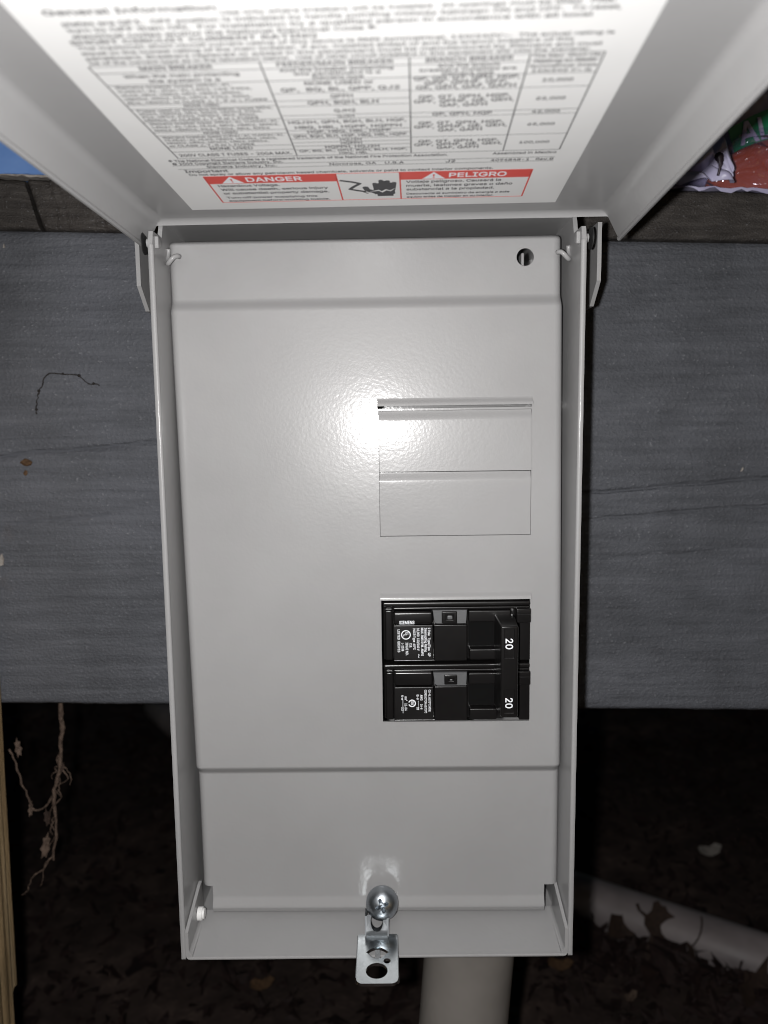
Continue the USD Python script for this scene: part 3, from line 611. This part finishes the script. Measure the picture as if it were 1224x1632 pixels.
for s, cx, cy, w in (('CU-AL 60/75°C WIRE', 413, 718, 148), ('CONDUCTOR 60/75°C', 387, 718, 158), ('AWG', 360, 750, 38), ('14-8', 360, 812, 34), ('lb-in', 336, 750, 34), ('20', 336, 832, 18), ('mm²', 258, 760, 30), ('2.1-8.4', 258, 806, 48), ('N-m', 235, 752, 32), ('2.3', 235, 832, 22)):
    w2.append(btext(s, cx, cy, 15 * S, w * S, True, lab))
ringc = Point(0, 0).buffer(25 * S).difference(Point(0, 0).buffer(18 * S)).difference(Polygon([(0, 0), (40 * S, -14 * S), (40 * S, 14 * S)]))
w2.append(arcshape(affinity.rotate(ringc, -90, origin=(0, 0)), 306, 806)); w2.append(btext('SA', 299, 792, 17 * S, 26 * S, True, lab))
for cx, a, b in ((345, 790, 850), (245, 780, 870)):
    w2.append(turn(mbox(px(cx), px(cx + 2), FY - lab - .00003, FY - lab, pz_(b), pz_(a))))
obj('white_print', cat(*w1), 'ink_white', cb); obj('white_print', cat(*w2), 'ink_white', cb)
for i, cy in enumerate((396, 782)):
    obj('rating_number', btext('20', 917, cy, 46 * S * .95, 70 * S * .95, True, PH - .00045, False, PH), 'ink_white', handle)

# ------------------------------------------------------------------ pipes
cd = thing('conduit', 'grey plastic conduit rising from the ground into the bottom of the breaker box', 'conduit')
top = np.array([.0455, .05, -.001]); bot = np.array([.0455 - .075 * .32, .052, -.32])
obj('pipe', to_tm(cyl(bot, top, .0211, n=64) - cyl(bot - np.array([0, 0, .01]), top + np.array([0.001, 0, .01]), .0185, n=48)), 'pvc_grey', cd, smooth=40)
obj('coupling', to_tm(cyl(top - np.array([0.001, 0, .008]), top, .0235, n=64)), 'pvc_grey', cd, smooth=40)
a, b = np.array([.10, .475, -.257]), np.array([.62, .155, -.268]); d = (b - a)
dp = tube(spline([a - d * .9 + np.array([0, .14, .004]), a, (a + b) / 2 + np.array([0, 0, -.001]), b, b + d * .8], 24), .0245, 48)
obj('drain_pipe', dp, 'pvc_white', smooth=True, label='dirty white plastic pipe lying slantwise on the ground, half buried in leaves', cat='pipe')

# ------------------------------------------------------------------ leaf litter
def scraps(n, region, smin, smax, seed):
    g = np.random.default_rng(seed); V, F = [], []; off = 0
    for i in range(n):
        x, y = region(g); s = g.uniform(smin, smax) * (1 if g.random() > .12 else 1.7); k = g.integers(4, 8)
        ang = np.sort(g.uniform(0, 2 * np.pi, k)); rad = s * g.uniform(.45, 1, k); asp = g.uniform(.25, .9)
        p = np.c_[np.cos(ang) * rad, np.sin(ang) * rad * asp, g.uniform(-.25, .25, k) * s]
        p = np.vstack([p, [0, 0, g.uniform(-.1, .3) * s]])
        R = trimesh.transformations.euler_matrix(g.normal(0, .42), g.normal(0, .42), g.uniform(0, 6.28))[:3, :3]; p = p @ R.T
        z = float(ground_z(np.array([x]), np.array([y]))[0]) + g.uniform(.001, .010)
        V.append(p + [x, y, z]); F += [[off + k, off + j, off + (j + 1) % k] for j in range(k)]; off += k + 1
    return trimesh.Trimesh(np.vstack(V), F, process=False)
lit = cat(scraps(5200, lambda g: (g.uniform(-.75, .85), g.uniform(.12, .85)), .005, .016, 1), scraps(3000, lambda g: (g.uniform(-1.2, 1.3), g.uniform(.8, 1.7)), .007, .022, 2))
obj('leaf_litter', lit, 'litter', label='dark brown bark chips and leaf scraps covering the ground', cat='leaf litter', kind='stuff')
# a drift of leaves heaped against the near side of the drain pipe
def heap(g):
    t = g.uniform(-.05, 1.0); q = a + d * t; o = abs(g.normal(0, .034)); n_ = np.array([-.52, -.85])
    return q[0] + n_[0] * (o + .010), q[1] + n_[1] * (o + .010)
hp = scraps(1900, heap, .006, .019, 4); dist = np.abs((hp.vertices[:, 0] - a[0]) * .521 + (hp.vertices[:, 1] - a[1]) * .85); hp.vertices[:, 2] += np.clip(.023 - .40 * np.abs(dist - .034), 0, .05) * (.3 + .9 * meshkit.fbm(hp.vertices[:, [0, 1, 1]] * [26, 26, 0], 3, 5))
obj('leaf_litter', hp, 'litter', label='brown leaf scraps heaped along the near side of the white pipe', cat='leaf litter', kind='stuff')

def leaf(name, centre, R, scale, outline, matname, label, catg, group=None, stalk=None, curl=.25, seed=0):
    pts = np.array(outline, float) * scale; poly = Polygon(pts).buffer(0)
    poly = max(getattr(poly, 'geoms', [poly]), key=lambda q: q.area)
    m = trimesh.creation.extrude_polygon(poly, .0006, engine='earcut'); m = m.subdivide_to_size(scale * .2)
    v = m.vertices.copy(); v[:, 2] += curl * (v[:, 0] ** 2) / scale + .12 * scale * (meshkit.fbm(np.c_[v[:, :2] / scale * 2.2, 0 * v[:, 0] + seed], 3, seed) - .5)
    E = trimesh.transformations.euler_matrix(*np.radians(R))[:3, :3]; m.vertices = v @ E.T + centre
    if stalk is not None: m = cat(m, tube(spline(np.array(stalk), 10), .0007, 6))
    return obj(name, m, matname, smooth=30, label=label, cat=catg, group=group)
jag = [(440, 455), (455, 448), (468, 478), (500, 492), (522, 470), (532, 428), (556, 418), (575, 440), (590, 436), (604, 462), (632, 478), (662, 494), (640, 520), (652, 556), (672, 572), (690, 600), (726, 604), (706, 640), (716, 668), (690, 702), (676, 740), (640, 790), (560, 800), (500, 760), (470, 700), (496, 640), (516, 580), (484, 540), (486, 506), (452, 482)]
jag = [((x - 590) / 150, (610 - y) / 150) for x, y in jag]
leaf('dead_leaf', np.array([.2545, .3480, -.2575]), (52, 6, -10), .027, jag, 'dry_leaf', 'large jagged dead leaf standing against the middle of the white pipe', 'leaf', curl=.12, seed=2)
leaf('dead_leaf', np.array([.308, .296, -.2560]), (50, -10, 30), .022, [(-1, -.3), (-.3, -.5), (.5, -.35), (1.1, .5), (.4, .25), (0, .5), (-.3, .22), (-.8, .3)], 'dry_leaf', 'pointed dead leaf at the near right end of the white pipe', 'leaf', curl=.3, seed=4)
leaf('dead_leaf', np.array([.2215, .3700, -.2520]), (48, 10, 10), .020, [(-1, -.6), (.2, -.7), (1, -.3), (.6, .1), (.3, .2), (.25, .9), (.05, .3), (-.5, .35)], 'dry_leaf', 'small dead leaf with an upright stalk beside the box shadow on the white pipe', 'leaf', curl=.3, seed=6)
leaf('curled_stalk', np.array([.272, .335, -.256]), (60, 0, 40), .010, [(-.6, -.8), (.3, -.9), (.5, .2), (.1, .9), (-.3, .3)], 'dry_leaf', 'thin curved stalk rising across the white pipe right of the large dead leaf', 'stalk', stalk=[(.2700, .335, -.252), (.2800, .338, -.244), (.2845, .343, -.233), (.2850, .346, -.229)], seed=7)
chip = [(-1, -.3), (-.2, -.55), (.6, -.35), (1, .05), (.7, .45), (.1, .28), (-.5, .5), (-.9, .2)]
leaf('pale_chip', np.array([.3615, .503, -.262]), (16, 0, 12), .0145, chip, 'pale_chip', 'pale flat wood chip on the dark ground beyond the white pipe', 'wood chip', seed=1)
leaf('pale_chip', np.array([-.106, .318, -.268]), (18, 5, 20), .0110, chip, 'amber_leaf', 'tan chip on the ground below the left of the box', 'wood chip', seed=3)
leaf('pale_chip', np.array([.205, .292, -.262]), (18, 0, 30), .0070, chip, 'root_bark', 'small brownish chip at the bottom, right of the conduit', 'wood chip', seed=5)
leaf('bark_chip', np.array([.155, .330, -.262]), (15, 8, 5), .0120, chip, 'amber_leaf', 'reddish bark chip on the ground just right of the conduit', 'bark chip', seed=9)

# ------------------------------------------------------------------ dangling root, threads and flakes on the joist
rt = thing('dangling_root', 'dead rootlet hanging from the underside of the joist beside the post', 'root')
def rough(pts, r0, r1, seed, n=40):
    p = spline(pts, n); j = meshkit.noise(np.c_[np.arange(n) * .7, np.full(n, seed), np.zeros(n)], seed) - .5
    p[:, 0] += .0012 * j; rr = np.linspace(r0, r1, n) * (1 + .7 * (meshkit.noise(np.c_[np.arange(n) * .9, np.full(n, seed + 3.), np.zeros(n)], seed + 1) - .5)); return tube(p, rr, 7)
Y = .120
obj('stem', rough([(-.1742, Y, .072), (-.1748, Y, .0589), (-.1758, Y, .0408), (-.1770, Y, .030), (-.1794, Y, .0188), (-.182, Y, .010), (-.1815, Y, -.004), (-.183, Y, -.018), (-.1845, Y, -.030)], .0014, .0006, 1), 'root_bark', rt, smooth=True)
obj('stem', rough([(-.1794, Y, .0188), (-.184, Y, .0062), (-.189, Y, .0010), (-.1927, Y, -.0002), (-.196, Y, .006), (-.199, Y, .014), (-.2030, Y, .030), (-.205, Y, .036)], .0006, .0005, 2), 'root_bark', rt, smooth=True)
obj('stem', rough([(-.1850, Y, -.027), (-.1890, Y, -.033), (-.1920, Y, -.0365), (-.1960, Y, -.0385), (-.200, Y, -.046), (-.2045, Y, -.051)], .0006, .0003, 3), 'root_bark', rt, smooth=True)
for k, (c, s, e) in enumerate((((-.1885, Y, -.021), .0095, (80, 10, 0)), ((-.1868, Y, -.004), .006, (85, -5, 15)), ((-.1955, Y, .001), .0045, (75, 0, 0)), ((-.1765, Y, .025), .003, (80, 20, 20)), ((-.2005, Y, .037), .005, (70, 0, 40)))):
    q = np.array([(-.16, -1), (.05, -.7), (.2, -.85), (.22, -.4), (.36, -.2), (.2, .1), (.26, .5), (.06, .6), (.02, 1), (-.12, .55), (-.28, .5), (-.2, .1), (-.34, -.3), (-.18, -.5)]) * s * (.82 + .08 * k)
    m = trimesh.creation.extrude_polygon(Polygon(q), .0004, engine='earcut').subdivide_to_size(s * .3); v = m.vertices; v[:, 2] += .6 * v[:, 0] ** 2 / s
    m.vertices = v @ trimesh.transformations.euler_matrix(*np.radians(e))[:3, :3].T + np.array(c)
    obj('leaf_scrap', m, 'dry_leaf' if k % 2 else 'root_bark', rt, smooth=30)
g_ = np.random.default_rng(12)
for k in range(9):     # fine side fibres
    t0 = g_.uniform(0, 1); c0 = np.array([-.1760 - .009 * t0, Y, .045 - .075 * t0]); st = [c0]
    for j in range(4): st.append(st[-1] + np.array([g_.normal(-.0008, .0022), g_.normal(0, .001), g_.normal(-.0042, .002)]))
    obj('stem', rough(st, .0004, .0002, 20 + k, 16), 'root_bark', rt, smooth=True)
jy = lambda x: JY + .0088 * x - .0004
th = [(-.1652, .2203), (-.1642, .226), (-.1630, .231), (-.1605, .2360), (-.1577, .2396), (-.1540, .2398), (-.1501, .2393), (-.1425, .2383), (-.1400, .2360), (-.1387, .2346), (-.1360, .2345), (-.1335, .2336)]
m = rough([(x, jy(x), z) for x, z in th], .00030, .00026, 8, 60)
kn = [trimesh.creation.icosphere(1, r).apply_translation((x, jy(x), z)) for x, z, r in ((-.1648, .2225, .0007), (-.1630, .2315, .0008), (-.1508, .2396, .0006), (-.1430, .2386, .0008), (-.1362, .2347, .0007))]
obj('dark_thread', cat(m, *kn), 'dark_thread', smooth=True, label='thin black crooked thread stuck to the joist left of the box', cat='thread')
def lump(c, s, seed):
    m = trimesh.creation.icosphere(3, 1.0); m.vertices *= (1 + .9 * (meshkit.fbm(m.vertices * 1.6 + seed, 3, seed) - .5))[:, None]; m.vertices = m.vertices * np.array(s) + np.array(c); return m
obj('dirt_crumb', cat(lump((-.1714, jy(-.17) - .0003, .1966), (.0026, .0012, .0018), 2), lump((-.1722, jy(-.17), .1915), (.001, .0006, .0012), 3)), 'amber_leaf', smooth=True, label='brown crumb of dirt stuck to the joist near the left edge', cat='dirt')
fl = lambda c, s, R, lab, k: leaf('paint_flake', np.array(c), R, s, [(-.3, -1), (.25, -.8), (.4, .1), (.1, 1), (-.2, .4)], 'pale_chip', lab, 'flake', curl=.8, seed=k)
fl((-.1864, .0905, .1484), .0032, (90, 0, 10), 'pale curled flake on the joist beside the post', 1)
fl((.1831, .0945, .1891), .0012, (90, 20, 0), 'tiny pale flake on the joist at far right', 2)
fl((-.1749, .0918, .2998), .0010, (90, 0, 0), 'tiny white fleck near the top left of the joist', 3)

# ------------------------------------------------------------------ things on the deck
def crumple(n, seed, amp): return None
u, v = np.meshgrid(np.linspace(0, 1, 120), np.linspace(0, 1, 90))
Pb = np.stack([-.46 + .33 * u, .118 + .05 * (1 - np.sin(np.pi * np.clip(u * .9 + .05, 0, 1))) + .012 * (meshkit.fbm(np.stack([u * 5, v * 4, 0 * u], -1), 4, 31) - .5) + .02 * v, .3285 + .0251 * .3 + .30 * (1 - v) - .004], -1)
Pb[..., 2] = .3262 - .0251 * Pb[..., 0] + .0008 + .30 * (1 - v)
obj('blue_sheet', slab(Pb, np.array([0, .10, 0])), 'blue_plastic', smooth=40, label='plain blue plastic bundle on the deck edge at upper left', cat='plastic sheet')
# ragged strip of clear film lying over the deck edge, left and right
bag = thing('plastic_bag', 'crinkled clear and lilac plastic bag with green print on the deck at right', 'plastic bag')
u, v = np.meshgrid(np.linspace(0, 1, 150), np.linspace(0, 1, 110))
xb = .128 + .25 * u; zb = .3262 - .0251 * xb + .0012 + .19 * v
q = np.stack([u * 7, v * 6, 0 * u], -1); ridge = np.abs(meshkit.fbm(q, 4, 44) - .5)
obj('printed_film', slab(np.stack([xb, .150 - .05 * ridge + .02 * v, zb], -1), np.array([0, .0006, 0])), 'lilac_plastic', bag, smooth=40)
clear_z = lambda x: np.interp(x, [.12, .150, .158, .163, .167, .1715, .176, .19, .24, .38], [.3305, .3345, .3405, .3500, .3440, .3505, .3470, .3600, .370, .372])
uu, vv = np.meshgrid(np.linspace(0, 1, 170), np.linspace(0, 1, 60))
xc = .138 + .22 * uu; top_ = clear_z(xc); zlow = .3262 - .0251 * xc + .0006
rid = np.abs(meshkit.fbm(np.stack([uu * 14 + vv * 3, vv * 3, 0 * uu], -1), 4, 51) - .5)
yc = .1060 - .030 * rid - .010 * np.sin(np.pi * vv) + .022 * vv
obj('clear_film', slab(np.stack([xc, yc, zlow + (top_ - zlow) * vv], -1), np.array([0, .0003, 0])), 'clear_film', bag, smooth=40)
fu, fv = np.meshgrid(np.linspace(0, 1, 90), np.linspace(0, 1, 60)); fx = .133 + .036 * fu
ft = np.interp(fx, [.133, .144, .157, .161, .1655, .169], [.3262, .3310, .3455, .3400, .3490, .3400]); fb = .3262 - .0251 * fx + .0008
fr = np.abs(meshkit.fbm(np.stack([fu * 3.6 + fv * 2.4, fv * 1.1 - fu * 1.2, 0 * fu], -1), 2, 77) - .5) + .12 * np.abs(np.sin(9 * fu + 4 * fv))
obj('film_fold', slab(np.stack([fx, .0905 - .026 * fr - .006 * np.sin(np.pi * fv) + .010 * fv, fb + (ft - fb) * fv], -1), np.array([0, .0003, 0])), 'lilac_plastic', bag, smooth=50)
# hem of film hanging just over the edge of the boards
def hem(x0, x1, seed, drop):
    a_, b_ = np.meshgrid(np.linspace(0, 1, 90), np.linspace(0, 1, 6)); x = x0 + (x1 - x0) * a_
    n_ = meshkit.fbm(np.stack([x * 160, 0 * x, 0 * x + seed], -1), 4, seed)
    z = .3262 - .0251 * x + .0012 - b_ * drop * np.clip(n_ * 2.2 - .5, .12, 1.3); y = .1005 + .0088 * x - .0105 * np.clip(b_ * 3, 0, 1) - .001 * n_
    return slab(np.stack([x, y, z], -1), np.array([0, .0003, .0003]))
obj('torn_hem', hem(.135, .36, 3, .0032), 'lilac_plastic', bag, smooth=40)
obj('torn_hem', hem(-.30, -.135, 6, .0016), 'pale_chip', label='thin torn strip of whitish film along the deck edge under the blue plastic', cat='film strip')
def on_film(px_, pz__): return px_, pz__
yp = .1285
gp = Polygon([(.1840, .3620), (.1880, .3505), (.200, .3545), (.24, .369), (.25, .389), (.197, .3690)])
gm = trimesh.creation.extrude_polygon(gp, .0004, engine='earcut')
def stand(m, y): v = m.vertices; return trimesh.Trimesh(np.c_[v[:, 0], y - v[:, 2], v[:, 1]], m.faces, process=False)
obj('green_print', stand(gm, yp), 'green_ink', bag)
tl = meshkit.text_mesh('AL', .0105, .0004, True); R = trimesh.transformations.rotation_matrix(.25, [0, 0, 1]); tl.apply_transform(R); tl.apply_translation([.1905, .3540, 0])
obj('white_lettering', stand(tl, yp - .0007), 'lilac_plastic', bag)
obj('dark_tie', cat(tube(spline([(.1592, .0800, .3245), (.1595, .0790, .3295), (.1588, .0800, .3340)], 10), [.0006] * 6 + [.0012, .0018, .002, .0014], 8), tube(spline([(.1600, .0805, .3340), (.1604, .0795, .3315), (.1596, .0790, .3285)], 6), .0008, 6)), 'dark_tie', bag, smooth=True)
o1 = trimesh.creation.icosphere(4, 1.0); o1.vertices = o1.vertices * np.array([.050, .020, .0265]) + np.array([.2225, .1245, .3310])
o1.vertices[:, 1] += .006 * (meshkit.fbm(o1.vertices * 40, 3, 3) - .5); o1.vertices[:, 2] = np.maximum(o1.vertices[:, 2], .3262 - .0251 * o1.vertices[:, 0] + .0012)
obj('orange_bundle', o1, 'orange_plastic', smooth=True, label='rounded orange bundle inside the clear plastic bag', cat='bundle')
